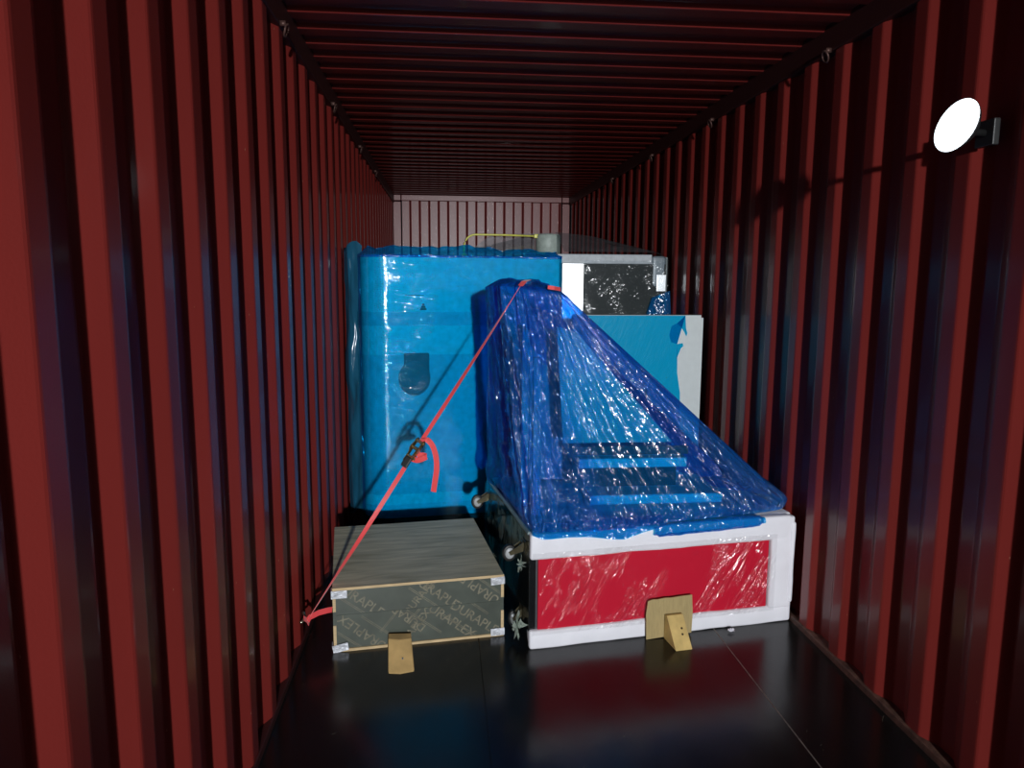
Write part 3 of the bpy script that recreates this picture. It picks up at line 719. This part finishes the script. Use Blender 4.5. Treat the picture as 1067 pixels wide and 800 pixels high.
# ================================================================== RATCHET STRAP
st = thing('ratchet_strap', 'orange lashing strap with brass ratchet running from left wall up over the blue bag', 'strap', (0, 0, 0))
A = Vector((.035, 3.17, .150)); Z = Vector((1.000, 3.395, 1.628))
d = (Z-A); rp = A.lerp(Z, .505)
wdir = Vector((.75, -.4, -.5))
def run(p, q, n, w0, w1, sag=.0):
    pts = [p.lerp(q, i/n)-Vector((0, 0, sag*math.sin(math.pi*i/n))) for i in range(n+1)]
    ws = [tuple(Vector(w0).lerp(Vector(w1), i/n)) for i in range(n+1)]
    return pts, ws
bm = B(); p, ws = run(A, rp-d*.03, 20, (.2, .9, .2), wdir, .004); ribbon(bm, p, ws, .020, .002)
p, ws = run(rp+d*.02, Z, 20, wdir, (.1, -.95, .3), .004); ribbon(bm, p, ws, .019, .002)
obj('webbing', bm, WEB, st)
bm = B(); ribbon(bm, [Z, (1.02, 3.42, 1.648), (1.05, 3.50, 1.655), (1.08, 3.58, 1.65)], (.9, -.3, 0), .025, .002)
ribbon(bm, [(1.125, 3.385, 1.622), (1.155, 3.384, 1.618), (1.19, 3.42, 1.612)], (0, .3, 1), .018, .002); obj('top_loop', bm, WEB, st)
bm = B(); ribbon(bm, [A+Vector((0, 0, -.005)), (.045, 3.18, .160), (.08, 3.21, .166), (.115, 3.235, .164), (.132, 3.25, .160)], (0, 0, 1), .026, .0025)
ribbon(bm, [A+Vector((-.01, -.02, .02)), A, A+Vector((.005, .01, -.02))], (.1, 1, 0), .022, .003)
obj('anchor_loop', bm, WEB, st)
bm = B(); tube(bm, [(.008, 3.21, .17), (.016, 3.20, .172), (.024, 3.18, .160), (.016, 3.16, .150), (.008, 3.15, .15)], .006, 8); obj('wall_hook', bm, STEEL, st, True)
# ratchet
dd = d.normalized(); side = wdir-dd*wdir.dot(dd); side.normalize(); nn = dd.cross(side).normalized()
if nn.y > 0: nn = -nn; side = -side
M = Matrix((dd, side, nn)).transposed().to_4x4(); M.translation = rp
e = D.objects.new('ratchet', None); COL.objects.link(e); e.matrix_world = M; e.parent = st
bm = B()
for s in (-1, 1): prism(bm, [(-.055, -.004), (.045, -.004), (.05, .012), (.03, .028), (.0, .034), (-.03, .024), (-.055, .010)], Matrix.Translation((0, s*.017+.0015, 0)) @ Matrix.Rotation(R(90), 4, 'X'), .003)
obj('side_plates', bm, BRASS, e)
bm = B(); 
for x, z in ((-.045, .004), (.0, .016), (.035, .008)): tube(bm, [(x, -.024, z), (x, .024, z)], .007, 12)
for s in (-1, 1):
    pg = []
    for k in range(24): a = 6.2832*k/24; r_ = .021 if k % 2 else .017; pg.append((r_*math.cos(a), r_*math.sin(a)))
    prism(bm, pg, Matrix.Translation((0, s*.021+.001, .016)) @ Matrix.Rotation(R(90), 4, 'X'), .002)
obj('spool', bm, STEEL, e)
bm = B(); tube(bm, [(.0, 0, .016), (.002, 0, .017)], [.014, .014], 14)
for s in (-1, 1): prism(bm, [(.005, .005), (-.06, .030), (-.072, .040), (-.066, .046), (.0, .028)], Matrix.Translation((0, s*.012+.001, 0)) @ Matrix.Rotation(R(90), 4, 'X'), .002)
obj('lever', bm, BRASS, e)
bm = B(); box(bm, -.095, -.045, -.016, .016, .030, .046, .005); bmesh.ops.translate(bm, verts=bm.verts, vec=(0, -.006, 0)); obj('handle_grip', bm, BLACKR, e)
# free tail and the small doubled-back end
T = rp+d*.025
tp = [T, T+Vector((.018, -.02, .010)), T+Vector((.045, -.035, -.012)), T+Vector((.062, -.04, -.06)), T+Vector((.066, -.04, -.12)), T+Vector((.058, -.035, -.18)), T+Vector((.050, -.03, -.232))]
def smooth(P, m=5):
    P = [Vector(p) for p in P]; o = []
    for k in range(len(P)-1):
        a, b, c, dq = P[max(k-1, 0)], P[k], P[k+1], P[min(k+2, len(P)-1)]
        for i in range(m):
            f = i/m; o.append(.5*((2*b)+(-a+c)*f+(2*a-5*b+4*c-dq)*f*f+(-a+3*b-3*c+dq)*f**3))
    return o+[P[-1]]
bm = B(); ribbon(bm, smooth(tp), (.95, -.25, .05), .025, .002); obj('loose_tail', bm, WEB, st)
bm = B(); q0 = rp-d*.028; ribbon(bm, smooth([q0, q0+Vector((.03, -.02, -.006)), q0+Vector((.062, -.02, .004)), q0+Vector((.07, -.012, .010)), q0+Vector((.058, .0, .012)), q0+Vector((.03, .005, .012))]), (0, .5, 1), .024, .002); obj('doubled_end', bm, WEB, st)

# ================================================================== ROUND WORK LAMP ON THE RIGHT WALL
n_ = Vector((-.96, -.13, .24)).normalized()
Ml = n_.to_track_quat('Z', 'Y').to_matrix().to_4x4(); Ml.translation = Vector((2.2, 2.188, 2.125))
lm = thing('wall_work_lamp', 'round white lit work lamp on a short arm from the right wall', 'lamp', (2.35, 2.188, 2.125))
inv = Matrix.Translation((-2.35, -2.188, -2.125))
bm = B(); lathe(bm, [(.02, -.05), (.04, -.045), (.074, -.012), (.080, -.002), (.078, .001)], 40, inv @ Ml); obj('housing', bm, BLACKR, lm, True)
x, nt, b = mat('lamp_glow'); b.inputs['Base Color'].default_value = (.9, .9, .9, 1); b.inputs['Emission Color'].default_value = (.82, .92, 1, 1); b.inputs['Emission Strength'].default_value = 2.6
bm = B(); lathe(bm, [(.0795, .001), (.0795, .004), (.072, .007), (.04, .010), (.02, .011)], 48, inv @ Ml); obj('diffuser', bm, x, lm, True)
bm = B(); tube(bm, [(-.14, .01, -.005), (-.09, .03, -.01), (-.02, .05, -.01)], .011, 10); obj('arm', bm, BLACKR, lm, True)
bm = B(); box(bm, -.022, .0, .01, .09, -.05, .03, .004); obj('wall_bracket', bm, BLACKR, lm)
